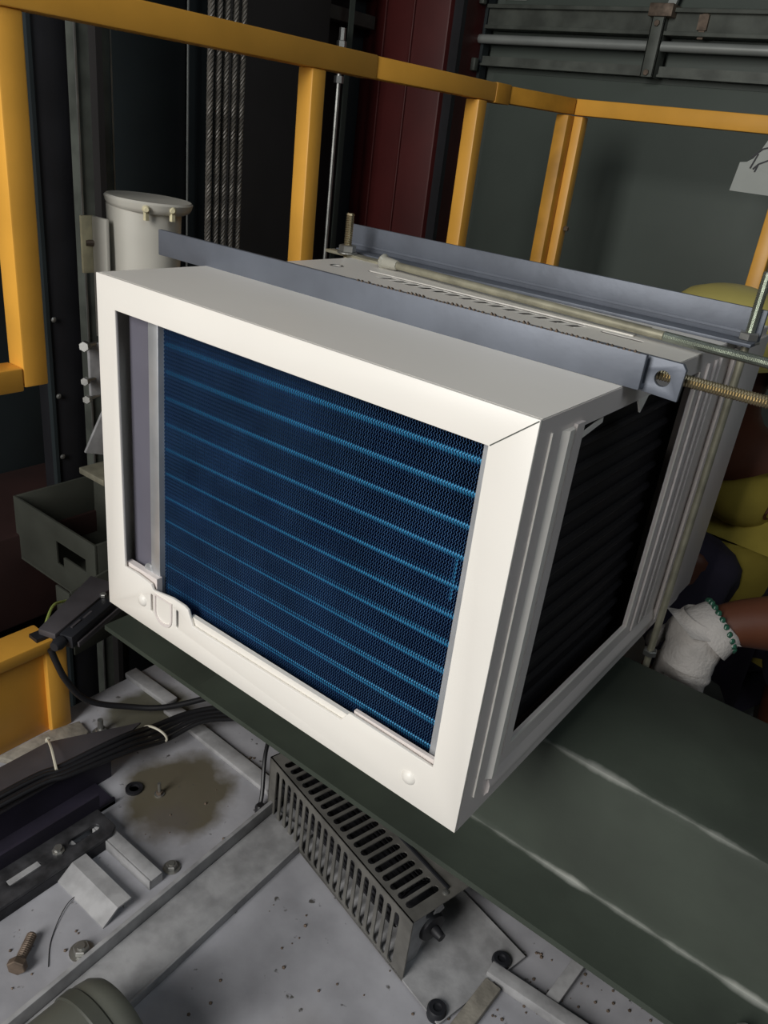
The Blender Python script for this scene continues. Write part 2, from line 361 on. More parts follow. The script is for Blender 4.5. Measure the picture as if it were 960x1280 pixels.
for i, y in enumerate((0.631, 0.651, 0.670, 0.691, 0.712)):
    if r0 is None:
        r0 = build('steel_rope', rmb, 'rope', origin=(0,0,0), smooth=True); o = r0
    else:
        o = r0.copy(); COL.objects.link(o)
    o.location = (-0.55, y, 0); tag(o, ropelbl[i], 'rope', 'steel suspension ropes')
o = build('brown_screen', MB().box((-0.90, 0.985, -1.9), (-0.885, 1.33, 2.4)), 'wallbrown', bevel=0.002)
tag(o, 'dark brown upright screen panel between ropes and yellow post', 'panel')

# ================================================================ GUARD RAIL
t = thing('guard_rail', 'yellow square-tube safety railing around the platform behind the air conditioner', 'railing', (-0.3, 0.66, FZ))
T = 0.04
build('top_rail', MB().bar((-0.31, -0.55, 0.70), (-0.30, 0.80, 0.70), T, T), 'yellow', t, bevel=0.003)
build('top_rail', MB().bar((-0.30, 0.802, 0.70), (-0.275, 1.25, 0.70), T*0.94, T*0.94), 'yellow', t, bevel=0.003)
build('top_rail', MB().bar((-0.275, 1.252, 0.70), (-0.215, 1.48, 0.70), T*0.9, T*0.9), 'yellow2', t, bevel=0.003)
build('top_rail', MB().bar((-0.205, 1.50, 0.70), (1.35, 1.50, 0.70), 0.036, 0.036), 'yellow', t, bevel=0.003)
build('post', MB().box((-0.33, 0.068, 0.20), (-0.290, 0.106, 0.68)), 'yellow', t, bevel=0.003)
build('bottom_rail', MB().box((-0.33, -0.55, 0.195), (-0.29, 0.0675, 0.230)), 'yellow', t, bevel=0.003)
build('post', MB().box((-0.32, 0.630, FZ), (-0.285, 0.665, 0.68)), 'yellow', t, bevel=0.003)
build('post', MB().box((-0.295, 1.135, FZ), (-0.26, 1.17, 0.68)), 'yellow', t, bevel=0.003)
build('post', MB().box((-0.232, 1.450, FZ), (-0.199, 1.483, 0.68)), 'yellow2', t, bevel=0.003)  # shadowed post of the corner pair, its shade put into the darker yellow
build('post', MB().box((-0.210, 1.484, FZ), (-0.177, 1.517, 0.68)), 'yellow', t, bevel=0.003)
build('post', MB().box((0.305, 1.484, FZ), (0.337, 1.517, 0.68)), 'yellow', t, bevel=0.003)
build('post', MB().box((-0.33, -0.55, -0.2215), (-0.290, -0.51, 0.1945)), 'yellow', t, bevel=0.003)
build('joint_plate', MB().bar((-0.278, 1.20, 0.6995), (-0.274, 1.255, 0.6995), 0.041, 0.041), 'yellow2', t, bevel=0.002)
build('rail_bolt', hexnut(MB(), (-0.176, 1.50, 0.42), (1,0,0), 0.006, 0.012), 'bolt', t)
t = thing('toe_board', 'yellow folded steel kick box standing on the floor at lower left', 'kick board', (-0.28, -0.1, FZ))
build('face_panel', MB().box((-0.293, -0.75, FZ), (-0.273, 0.055, -0.245)), 'yellow', t, bevel=0.002)
build('top_flange', MB().box((-0.315, -0.75, -0.245), (-0.255, 0.062, -0.222)), 'yellow', t, bevel=0.003)
build('corner_post', MB().box((-0.300, 0.050, FZ), (-0.262, 0.088, -0.235)), 'yellow', t, bevel=0.003)

# paper slip
t = thing('paper_note', 'torn white paper note with black handwriting hung on yellow rail', 'note', (0.30, 1.478, 0.56))
pp = [(0.216,0.563),(0.44,0.562),(0.44,0.70),(0.285,0.70),(0.268,0.672),(0.258,0.648),(0.248,0.632),(0.236,0.624),(0.222,0.622)]
build('sheet', MB().plate(pp, [], lambda u,v,w_: (u, 1.4785 - w_ + 0.004*math.sin(u*20), v), 0.0015), 'paper', t)
def stroke(a, b, wd=0.0032):
    f = lambda u: 1.4768 + 0.004*math.sin(u*20) - 0.0012
    return MB().bar((a[0], f(a[0]), a[1]), (b[0], f(b[0]), b[1]), wd, 0.0006, (0,-1,0))
for a, b in (((0.243,0.632),(0.262,0.652)),((0.262,0.652),(0.285,0.660)),((0.256,0.642),(0.247,0.612)),((0.253,0.611),(0.262,0.622)),((0.262,0.622),(0.285,0.634)),
             ((0.262,0.622),(0.258,0.606))):
    build('handwriting', stroke(a, b), 'ink', t)

# ================================================================ CROSSBEAM
Y0, Y1, ZT, ZB = 0.226, 0.476, -0.034, -0.21
prof = [(Y0-0.091,ZB-0.009),(Y0-0.091,ZB)] + [(Y0-0.010,ZB),(Y0-0.004,ZB+0.0025),(Y0,ZB+0.010)] + [(Y0,ZT-0.012)] + \
       [(Y0+0.0035,ZT-0.0035),(Y0+0.012,ZT)] + [(Y1-0.010,ZT),(Y1-0.003,ZT-0.003),(Y1,ZT-0.010),(Y1,ZB-0.009)]
mb = MB(); x0, x1 = 0.01, 1.7
mb.rings([[(x0, y, z) for y, z in prof], [(x1, y, z) for y, z in prof]])
mb.box((-0.22, Y0-0.091, ZB-0.009), (0.0099, Y0, ZB))
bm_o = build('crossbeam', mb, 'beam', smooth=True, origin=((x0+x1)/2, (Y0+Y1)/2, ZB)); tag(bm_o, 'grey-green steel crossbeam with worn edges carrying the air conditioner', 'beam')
for x, lb in ((0.0, 'left dark mounting rail between air conditioner and crossbeam'), (0.50, 'right dark mounting rail between air conditioner and crossbeam')):
    o = build('mounting_rail', MB().box((x, 0.20, -0.034), (x+0.035, 0.60, -0.001)), 'dark'); tag(o, lb, 'mounting rail')
for x in (0.30, 1.5):
    o = build('beam_support', MB().box((x, 0.37, FZ), (x+0.12, 0.46, ZB-0.009)), 'gbox', bevel=0.003); tag(o, 'steel block under the %s end of the crossbeam' % ('left' if x < 1 else 'right'), 'support')
o = build('beam_bolt', MB().lathe((0.838, 0.172, -0.21), (0,0,1), [(0.012,0),(0.012,0.002),(0.010,0.003),(0.010,0.010),(0.005,0.011),(0.005,0.016)], 6), 'steel')
tag(o, 'small bolt on the beam ledge at the bottom right corner', 'bolt')

# ================================================================ AIR CONDITIONER
W, D, H = 0.549, 0.655, 0.42
ac = thing('air_conditioner', 'large white box air conditioner with blue finned coil, lying on green crossbeam', 'air conditioner', (0, 0, 0))
LIFT = lambda x: 0.0038*max(0, 1 - x/W)          # the casing stands a little proud at its left corner
outer = [(0,0),(W,0),(W,H),(W*0.5,H+0.0019),(0,H+0.0038)]
hole = [(0.510,0.387),(0.032,0.389),(0.036,0.069),(0.060,0.070),(0.088,0.067),(0.092,0.060),(0.128,0.066),(0.150,0.0655),(0.157,0.063),(0.166,0.044),(0.398,0.046),(0.408,0.061),(0.47,0.0600),(0.513,0.0585)]
uslot = lambda cx: slot(cx, 0.0405, 0.026, 0.0042, PI/2)
tabU = [(0.0965,0.060)] # left leg of the U tab cut
uc = []
cxu, ru, zu = 0.1125, 0.0165, 0.034
for a in range(0, 11): th = math.radians(180 + 18*a); uc.append((cxu + ru*math.cos(th), zu + ru*math.sin(th)*0.95))
outline = [(cxu-ru, 0.057)] + uc + [(cxu+ru, 0.040)]
inner = [(p[0]*0.90 + cxu*0.10, p[1]*0.93 + 0.036*0.07 ) for p in reversed(outline)]
ucut = outline + inner
mb = MB().plate(outer, [hole, uslot(0.0890), uslot(0.1375)], lambda u,v,w_: (u, w_, v), 0.004)
build('front_frame', mb, 'white', ac, bevel=0.0011)
# knock-out tab (recess ring pressed in the frame), dimples
build('knockout_tab', MB().plate([(cxu-ru,0.058)]+uc+[(cxu+ru,0.058)], [[(cxu-ru*0.86,0.0565)]+[(cxu+(a-cxu)*0.86, zu+(b-zu)*0.72) for a,b in uc]+[(cxu+ru*0.86,0.0565)]], lambda u,v,w_: (u, -0.0016 + w_, v), 0.0018), 'white2', ac)
for (x, z) in ((0.071, 0.036), (0.489, 0.030)):
    build('rivet', MB().lathe((x, 0.0, z), (0,-1,0), [(0.0082,0),(0.0070,0.0018),(0.0045,0.0034),(0.001,0.004)], 20), 'white', ac, smooth=True)
build('inner_lip', MB().box((0.157, 0.0045, 0.040), (0.405, 0.010, 0.0535)), 'white', ac)
build('inner_lip', MB().box((0.032, 0.006, 0.030), (0.092, 0.014, 0.0735)), 'white2', ac)
build('inner_lip', MB().box((0.41, 0.006, 0.045), (0.51, 0.010, 0.0625)), 'white2', ac)
build('corner_seam', MB().bar((0.5115, -0.0001, 0.3880), (0.5483, -0.0001, 0.4190), 0.0009, 0.0006, (0,-1,0)), 'channel', ac)
# top panel with louvre slots
slots = []
for k in range(14):
    x = 0.130 + k*0.0212
    slots.append([(x-0.011,0.342),(x+0.003,0.342),(x+0.015,0.362),(x+0.001,0.362)])
slots.append([(0.085,0.3645),(0.412,0.3645),(0.412,0.3720),(0.085,0.3720)])
slots.append([(0.438,0.353),(0.488,0.353),(0.488,0.361),(0.438,0.361)])
slots.append(slot(0.045, 0.348, 0.014, 0.012))
mb = MB().plate([(0.0006,0.0041),(W-0.0006,0.0041),(W-0.0006,D),(0.0006,D)], slots, lambda u,v,w_: (u, v, H + LIFT(u)*(1-v/D) - w_), 0.0009)
build('top_panel', mb, 'white', ac)
build('top_strip', MB().box((0.085, 0.3725, H), (0.47, 0.387, H+0.0015)), 'white', ac)
o = build('hole_ring', MB().tube([(0.045+0.0085*math.cos(2*PI*i/20), 0.348+0.0085*math.sin(2*PI*i/20), H+0.001) for i in range(21)], 0.0016, 6), 'steel', ac)
for k in range(14):
    x = 0.130 + k*0.0212
    build('louvre', MB().bar((x+0.0062, 0.3415, H+0.0004), (x+0.0180, 0.3625, H+0.0004), 0.0040, 0.0006, (0.12,0,1)), 'white', ac)
# right side panel
sp_hole = [(0.080,0.062),(0.383,0.062),(0.383,0.398),(0.080,0.398)]
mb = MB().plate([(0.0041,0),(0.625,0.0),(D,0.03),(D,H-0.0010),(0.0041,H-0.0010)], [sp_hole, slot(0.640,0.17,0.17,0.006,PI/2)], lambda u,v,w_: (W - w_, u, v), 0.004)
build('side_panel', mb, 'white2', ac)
build('edge_line', MB().box((W, 0.0235, 0.030), (W+0.0016, 0.0250, 0.405)), 'white', ac)
mb = MB(); pr = [(0.044,0.0),(0.050,0.0045),(0.058,0.0045),(0.0645,0.0)]
mb.rings([[(W+a, y, 0.038) for y, a in pr], [(W+a, y, 0.402) for y, a in pr]]); build('side_rib', mb, 'white', ac)
build('side_flange', MB().box((W, 0.0655, 0.058), (W+0.003, 0.0800, 0.404)), 'white2', ac)
mb = MB(); pr = [(0.012,0.0),(0.020,0.004),(0.028,0.004),(0.038,0.0)]
mb.rings([[(W+a, 0.05, z) for z, a in pr], [(W+a, 0.54, z) for z, a in pr]]); build('side_rib', mb, 'white2', ac, smooth=True)
build('opening_edge', MB().box((W, 0.0800, 0.0600), (W+0.0018, 0.383, 0.0625)).box((W, 0.382, 0.0600), (W+0.0018, 0.3845, 0.398)), 'white', ac)
for y, wd in ((0.405,0.005),(0.432,0.008),(0.452,0.004)):
    build('side_rib', MB().box((W, y, 0.045), (W+0.0035, y+wd, 0.405)), 'white2', ac, bevel=0.0012)
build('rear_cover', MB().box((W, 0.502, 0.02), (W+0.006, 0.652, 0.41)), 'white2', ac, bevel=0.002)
build('cut_sliver', MB().bar((W-0.002, 0.080, 0.386), (W-0.004, 0.135, 0.392), 0.0015, 0.005), 'white', ac)
build('cut_sliver', MB().add([(W, 0.205, 0.399), (W, 0.232, 0.399), (W+0.001, 0.216, 0.384), (W-0.002, 0.205, 0.399), (W-0.002, 0.232, 0.399), (W-0.001, 0.216, 0.384)], [(0,1,2),(3,5,4),(0,3,4,1),(1,4,5,2),(2,5,3,0)]), 'white', ac)
# remaining casing
build('left_panel', MB().box((0.0, 0.004, 0.0), (0.004, D, H)), 'white', ac)
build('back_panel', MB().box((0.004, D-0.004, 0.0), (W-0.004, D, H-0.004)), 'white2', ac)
build('base_pan', MB().box((0.004, 0.004, 0.0), (W-0.004, D-0.004, 0.004)), 'maroon_dark', ac)
# front coil
coil = build('condenser_coil', MB().box((0.090, 0.036, 0.020), (0.499, 0.075, 0.405)), 'coreblue', ac)
def fins():
    mb = MB(); z0, z1 = 0.030, 0.400; st = 0.0022; n = int((z1-z0)/st); k = 0; x = 0.0905
    while x < 0.4985:
        base = len(mb.v)
        for j in range(n+1):
            z = z0 + j*st; dx = 0.0008 if j % 2 else -0.0008
            mb.v += [(x+dx-0.00022, 0.036, z), (x+dx-0.00022, 0.020, z), (x+dx+0.00022, 0.020, z), (x+dx+0.00022, 0.036, z)]
            if j:
                b = base + 4*(j-1)
                for q in range(3): mb.f.append((b+q, b+q+1, b+q+5, b+q+4))
        x += 0.0029
    return mb
fm = fins(); me = bpy.data.meshes.new('fins'); me.from_pydata(fm.v, [], fm.f); me.materials.append(M['fin']); me.materials.append(M['finedge'])
for i_, p_ in enumerate(me.polygons): p_.material_index = 1 if i_ % 3 == 1 else 0
fo = bpy.data.objects.new('fins', me); COL.objects.link(fo); fo.parent = coil; fo['kind'] = 'stuff'
for k in range(12):
    z = 0.363 - k*0.0305
    if z < 0.03: break
    build('coil_tube', MB().cyl((0.091, 0.0258, z), (0.499, 0.0258, z), 0.0046, 10), 'tube', coil, smooth=True)
build('coil_tube', MB().cyl((0.488, 0.024, 0.225), (0.488, 0.024, 0.268), 0.0022, 8), 'tube', coil, smooth=True)
build('end_plate', MB().box((0.080, 0.013, 0.020), (0.0895, 0.080, 0.405)).box((0.0725, 0.0125, 0.020),(0.0895, 0.0145, 0.405)), 'galv', ac, bevel=0.0008)
build('end_plate', MB().box((0.4995, 0.0135, 0.020), (0.5095, 0.080, 0.405)), 'galv', ac)
build('side_shield', MB().box((0.030, 0.020, 0.020), (0.078, 0.024, 0.405)), 'shield', ac)
build('screw', MB().lathe((0.050, 0.030, 0.085), (0,-1,0), [(0.004,0),(0.004,0.002),(0.002,0.003)], 10), 'steel', ac)
build('pipe_stub', MB().lathe((0.068, 0.014, 0.071), (0,-1,0), [(0.011,-0.006),(0.011,0.0),(0.008,0.002)], 18), 'galv', ac, smooth=True)
# coil seen dimly through the side opening
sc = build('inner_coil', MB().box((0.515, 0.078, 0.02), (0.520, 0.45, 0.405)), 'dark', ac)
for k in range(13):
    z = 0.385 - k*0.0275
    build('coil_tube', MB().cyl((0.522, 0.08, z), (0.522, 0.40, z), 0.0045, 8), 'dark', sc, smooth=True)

# ================================================================ CLAMPING IRONS AND RODS
mb = MB().box((-0.092, 0.154, H), (0.563, 0.1595, H+0.0315)).box((-0.092, 0.1595, H), (0.563, 0.190, H+0.005))
o = build('angle_iron', mb, 'iron', bevel=0.0012); tag(o, 'grey angle iron lying across the front of the white top panel', 'angle iron')
random.seed(3)
mbu = MB()
for k in range(64):
    x = 0.24 + k*0.0050 + random.uniform(-.001,.001); h = random.uniform(0.001, 0.0035)
    mbu.add([(x,0.1542,H+0.0310),(x+0.003,0.1542,H+0.0310),(x+0.0015,0.1536,H+0.0310+h),(x,0.158,H+0.0310),(x+0.003,0.158,H+0.0310),(x+0.0015,0.157,H+0.0310+h*0.6)], [(0,1,2),(3,5,4),(0,2,5,3),(1,4,5,2),(0,3,4,1)])
build('cut_burr', mbu, 'bolt', o, kind='stuff')
t = thing('clamp_bracket', 'short grey steel bracket with round hole at the end of the front angle iron', 'bracket', (0.5, 0.166, H))
build('plate', MB().plate([(0.50,H+0.0005),(0.594,H-0.004),(0.595,H+0.024),(0.591,H+0.029),(0.50,H+0.0295)], [arc(0.577, H+0.0125, 0.0070, 0, 342, 19)], lambda u,v,w_: (u, 0.166+w_, v), 0.005), 'iron', t, bevel=0.0006)
build('foot', MB().box((0.50, 0.171, H), (0.5485, 0.195, H+0.004)), 'iron', t)
mb = MB().box((-0.060, 0.498, H), (0.575, 0.5035, H+0.040)).box((-0.060, 0.466, H), (0.575, 0.498, H+0.0045))
o = build('angle_iron', mb, 'iron', bevel=0.0012); tag(o, 'grey angle iron across the back of the white top panel, behind the rods', 'angle iron')
build('fillet', MB().box((-0.060, 0.4965, H+0.010), (0.575, 0.498, H+0.013)), 'iron', o)
o = build('threaded_rod', thread(MB(), (0.42, 0.182, H+0.0115), (0.80, 0.186, H+0.0125), 0.0056, 0.0024), 'brass', smooth=False)
tag(o, 'golden threaded rod sticking out from the front angle iron', 'rod')
t = thing('threaded_rod', 'long dull silver rod with threaded end lying between the two irons', 'rod', (0.3, 0.375, H+0.0035))
p0 = Vector((0.072, 0.414, H+0.0090)); p1 = Vector((0.505, 0.370, H+0.0092)); p2 = Vector((0.92, 0.328, H+0.0096))
build('shank', MB().cyl(p0, p1, 0.0052, 14), 'olive', t, smooth=True)
build('thread', thread(MB(), p1, p2, 0.0058), 'zinc', t)
o = build('flat_bar', MB().bar((-0.055, 0.446, H+0.0025), (0.47, 0.420, H+0.0025), 0.020, 0.0045), 'olive', bevel=0.001)
tag(o, 'long flat dull metal bar under the nut, in front of the back angle iron', 'flat bar')
o = build('plastic_wrap', MB().lathe((0.072, 0.4135, H+0.0095), (0.99,-0.12,0.0), [(0.0065,0),(0.0100,0.002),(0.0115,0.005),(0.0085,0.008),(0.007,0.03),(0.0062,0.032)], 12), 'film', smooth=True)
tag(o, 'scrap of clear plastic film around the silver rod end', 'film')
t = thing('tie_rod', 'tall vertical threaded tie rod in front of the right side, going down to crossbeam', 'rod', (0.564, 0.491, -0.24))
build('rod', MB().cyl((0.564, 0.491, -0.24), (0.564, 0.491, H+0.002), 0.0048, 12), 'olive', t, smooth=True)
build('thread', thread(MB(), (0.564, 0.491, H), (0.564, 0.491, 0.502), 0.0058), 'zinc', t)
build('nut', hexnut(MB(), (0.564, 0.491, H+0.0045), (0,0,1), 0.0115, 0.009), 'steel', t)
build('washer', MB().lathe((0.564, 0.491, H+0.002), (0,0,1), [(0.014,0),(0.014,0.002)], 20), 'steel', t)
build('nut', hexnut(MB(), (0.564, 0.491, -0.028), (0,0,1), 0.010, 0.009), 'steel', t)
t = thing('tie_rod', 'short brass-coloured bolt standing with silver nut at the far left of white top', 'rod', (-0.013, 0.438, -0.24))
build('rod', MB().cyl((-0.013, 0.438, -0.24), (-0.013, 0.438, H+0.002), 0.0048, 12), 'olive', t, smooth=True)
build('thread', thread(MB(), (-0.013, 0.438, H), (-0.013, 0.438, H+0.062), 0.0062, 0.0032), 'brass', t)
build('nut', hexnut(MB(), (-0.013, 0.438, H+0.007), (0,0,1), 0.013, 0.010), 'steel', t)
build('washer', MB().lathe((-0.013, 0.438, H+0.005), (0,0,1), [(0.015,0),(0.015,0.002)], 20), 'steel', t)
o = build('paint_chip', MB().lathe((0.212, 0.112, H), (0,0,1), [(0.0028,0),(0.0026,0.0008),(0.0012,0.0011)], 7), 'bolt'); tag(o, 'tiny dark grit speck on the white top panel near its front', 'grit')

# ================================================================ CANISTER AND GUIDE SHOE
cx, cy = -0.315, 0.300
t = thing('canister', 'white plastic canister with flat lid behind the left end of the air conditioner', 'canister', (cx, cy, 0.26))
build('body', MB().lathe((cx, cy, 0.26), (0,0,1), [(0.051,0),(0.054,0.01),(0.055,0.12),(0.057,0.190)], 40), 'plastic', t, smooth=True)
ax = Vector((0.03, 0.03, 1)).normalized()
build('lid', MB().lathe((cx+0.006, cy+0.004, 0.450), ax, [(0.056,-0.006),(0.062,-0.003),(0.065,0.002),(0.067,0.009),(0.064,0.012),(0.057,0.0115),(0.01,0.011)], 40), 'plastic', t, smooth=True)
for dx, dy in ((0.055,-0.038), (0.068, 0.0)):
    build('clip', MB().lathe((cx+dx, cy+dy, 0.452), (0.85,-0.5,0), [(0.005,-0.012),(0.006,0.0),(0.005,0.006),(0.003,0.008)], 12).box((cx+dx-0.003,cy+dy-0.003,0.436),(cx+dx+0.003,cy+dy+0.003,0.448)), 'agedplastic', t, smooth=True)
t = thing('canister_bracket', 'pale upright bracket plate beside the white canister', 'bracket', (-0.36, 0.235, -0.5))
build('plate', MB().box((-0.349, 0.228, 0.245), (-0.312, 0.2345, 0.430)), 'plastic', t, bevel=0.002)
build('edge', MB().box((-0.354, 0.211, 0.345), (-0.349, 0.2345, 0.430)), 'agedplastic', t, bevel=0.001)
build('screw', MB().lathe((-0.350, 0.222, 0.39), (-0.4,-1,0), [(0.005,-0.008),(0.005,0.004)], 10), 'bolt', t)
build('shelf', MB().box((-0.35, 0.2345, 0.250), (-0.27, 0.34, 0.2598)), 'plastic', t, bevel=0.001)
build('strut', MB().bar((-0.295,0.30,0.249), (-0.195,0.20,-0.209), 0.020, 0.02), 'plastic', t)
t = thing('guide_shoe', 'cream guide shoe bracket with steel bolts beside black upright', 'guide shoe', (-0.5, 0.32, -0.1))
build('bracket_plate', MB().box((-0.505, 0.310, 0.085), (-0.497, 0.42, 0.185)), 'stiff', t, bevel=0.002)
build('gusset', MB().plate([(0.288,-0.022),(0.40,-0.060),(0.40,0.10),(0.352,0.09),(0.325,0.045)], [], lambda u,v,w_: (-0.497+w_, u, v), 0.006), 'stiff', t, bevel=0.001)
build('base', MB().box((-0.52, 0.29, -0.075), (-0.44, 0.42, -0.062)), 'olive', t, bevel=0.002)
build('post', MB().box((-0.512, 0.36, -0.075), (-0.505, 0.44, 0.20)), 'black', t)
for (y, z, r) in ((0.300, 0.185, 0.010), (0.298, 0.120, 0.008), (0.300, 0.085, 0.008)):
    mb = hexnut(MB(), (-0.49, y, z), (0.55,-0.8,0.1), r, 0.012); mb.cyl((-0.49, y+0.0, z), (-0.51, y+0.045, z-0.004), r*0.45, 8); build('bolt', mb, 'steel', t)

# ================================================================ GREY-GREEN BOX, SWITCH
t = thing('steel_box', 'open-topped grey-green steel box with handle slot beyond the left corner of the air conditioner', 'box', (-0.55, 0.35, -0.32))
X0, X1, YA, YB, ZZ, ZTt = -0.742, -0.446, 0.268, 0.46, -0.345, -0.20
hs = [(-0.585,-0.245),(-0.48,-0.245),(-0.48,-0.275),(-0.560,-0.275),(-0.560,-0.30),(-0.585,-0.30)]
build('front_wall', MB().plate([(X0,ZZ),(X1,ZZ),(X1,ZTt),(X0,ZTt)], [hs], lambda u,v,w_: (u, YA+w_, v), 0.006), 'gbox', t, bevel=0.001)
build('side_wall', MB().box((X1-0.006, YA+0.006, ZZ), (X1, YB, ZTt)), 'gbox', t, bevel=0.001)
build('side_wall', MB().box((X0, YA+0.006, ZZ), (X0+0.006, YB, ZTt)), 'gbox', t, bevel=0.001)
build('back_wall', MB().box((X0, YB, ZZ), (X1, YB+0.006, ZTt)), 'gbox', t, bevel=0.001)
build('bottom', MB().box((X0, YA, ZZ-0.006), (X1, YB+0.006, ZZ)), 'gbox', t)
build('side_knob', MB().lathe((X0, 0.31, -0.245), (-1,0,0), [(0.020,0),(0.020,0.01),(0.012,0.018)], 16), 'stiff', t, smooth=True)
t = thing('mounting_plate', 'grey-green bent steel plate standing in front of the open steel box', 'plate', (-0.40, 0.2, -0.34))
build('plate', MB().plate([(0.188,-0.40),(0.40,-0.40),(0.40,-0.232),(0.188,-0.252)], [], lambda u,v,w_: (-0.405-w_-0.12*(u-0.188), u, v), 0.005), 'gbox', t, bevel=0.001)
build('lip', MB().box((-0.45, 0.183, -0.33), (-0.4055, 0.188, -0.256)), 'gbox', t, bevel=0.001)
t = thing('limit_switch', 'black limit switch assembly on a grey wedge plate above the yellow kick box', 'switch', (-0.27, 0.11, -0.24))
d = (Vector((-0.318, 0.215, -0.215)) - Vector((-0.262, 0.050, -0.215))).normalized(); a = Vector((-0.262, 0.050, -0.215))
sd = Vector((d.y, -d.x, 0)) * 1.0
def loc(u, v, z): p = a + d*u + sd*v; return (p.x, p.y, -0.215 + z)
mb = MB(); 
vs = [loc(0,-0.012,0.0), loc(0,0.022,0.0), loc(0.165,0.020,0.010), loc(0.165,-0.035,0.010)]; vt = [(x,y,z+0.012) for x,y,z in vs]
mb.add(vs+vt, [(0,3,2,1),(4,5,6,7),(0,1,5,4),(1,2,6,5),(2,3,7,6),(3,0,4,7)]); build('wedge_plate', mb, 'tray', t, bevel=0.002)
mb = MB(); mb.bar(loc(0.01,0.034,-0.004), loc(0.125,0.034,0.004), 0.026, 0.024); build('switch_body', mb, 'rubber', t, bevel=0.002)
for u in (0.03, 0.06, 0.09):
    build('body_rib', MB().bar(loc(u,0.030,0.009), loc(u+0.022,0.030,0.011), 0.004, 0.005), 'tray', t)
build('lever', MB().bar(loc(0.02,0.050,-0.012), loc(0.145,0.052,-0.002), 0.004, 0.010), 'tray', t, bevel=0.001)
build('roller', MB().lathe(loc(0.142,0.038,0.006), (0.6,-0.7,0), [(0.010,-0.008),(0.011,0),(0.010,0.008)], 16), 'rubber', t, smooth=True)
build('bolt', hexnut(MB(), loc(0.125,0.022,0.016), (0,0,1), 0.006, 0.006), 'steel', t)
build('gland', MB().lathe(loc(0.006,0.030,-0.002), tuple(-d), [(0.010,0),(0.011,0.010),(0.008,0.020)], 12), 'rubber', t, smooth=True)
build('spacer', MB().box((-0.285, 0.036, -0.2215), (-0.262, 0.058, -0.2152)), 'black', t)
o = build('earth_wire', MB().tube(smooth_path([(-0.415,0.183,-0.275),(-0.400,0.150,-0.262),(-0.372,0.120,-0.262),(-0.335,0.088,-0.268),(-0.300,0.070,-0.270)]), 0.0028, 8), 'wiregreen', smooth=True)
tag(o, 'thin yellow-green wire curving from the grey-green plate to the kick box', 'wire')

# ================================================================ FLOOR THINGS
def box_thing(name, a, b, mt, label, cat, bevel=0.0015):
    o = build(name, MB().box(a, b), mt, bevel=bevel); tag(o, label, cat); return o
# raised seam strips
o = build('seam_strip', MB().bar((-0.305,0.243,FZ+0.006),(-0.178,0.243,FZ+0.006),0.026,0.012), 'stiff', bevel=0.002); tag(o, 'short raised grey strip on the floor under the black cable', 'strip')
o = build('seam_strip', MB().bar((-0.172,0.232,FZ+0.005),(0.150,0.222,FZ+0.005),0.028,0.010), 'stiff', bevel=0.002); tag(o, 'long raised grey strip on floor beyond the brown oil stain', 'strip')
t = thing('floor_channel', 'long grey steel channel lying on the floor toward the camera, left of vented box', 'channel', (0.185, 0.0, FZ))
def sk(x, y): return (x + (0.18 - y)*0.045, y)          # the channel runs slightly askew
def skbox(x0, x1, y0, y1, z0, z1):
    mb = MB(); c = [sk(x0,y0), sk(x1,y0), sk(x1,y1), sk(x0,y1)]
    return mb.add([(x,y,z0) for x,y in c] + [(x,y,z1) for x,y in c], [(0,3,2,1),(4,5,6,7),(0,1,5,4),(1,2,6,5),(2,3,7,6),(3,0,4,7)])
build('web', skbox(0.150, 0.222, -0.50, 0.192, FZ, FZ+0.014), 'stiff', t, bevel=0.001)
build('flange', skbox(0.143, 0.1495, -0.50, 0.192, FZ, FZ+0.036), 'stiff', t, bevel=0.0008)
build('flange', skbox(0.2225, 0.2265, -0.50, 0.192, FZ, FZ+0.016), 'stiff', t, bevel=0.0008)
t = thing('floor_angle', 'broad grey bent steel stub on the floor, nearest the loose bolt', 'angle bar', (0.05, -0.09, FZ))
mb = MB(); pr = [(-0.112,FZ),(-0.112,FZ+0.002),(-0.088,FZ+0.020),(-0.066,FZ+0.020),(-0.066,FZ+0.017),(-0.087,FZ+0.017),(-0.108,FZ)]
mb.rings([[(-0.022, y, z) for y, z in pr], [(0.122, y, z) for y, z in pr]]); build('folded_sheet', mb, 'stiff', t)
build('stiffener', MB().box((-0.01, -0.074, FZ), (0.116, -0.071, FZ+0.0168)), 'stiff', t)
t = thing('floor_angle', 'narrow grey steel stub on the floor, nearest the brown oil stain', 'angle bar', (0.05, -0.02, FZ))
build('top', MB().box((-0.02, -0.030, FZ+0.014), (0.118, -0.010, FZ+0.018)), 'stiff', t, bevel=0.001)
build('side', MB().box((-0.02, -0.033, FZ), (0.118, -0.030, FZ+0.018)), 'stiff', t, bevel=0.001)
build('leg', MB().box((0.108, -0.030, FZ), (0.118, -0.010, FZ+0.0138)), 'stiff', t)
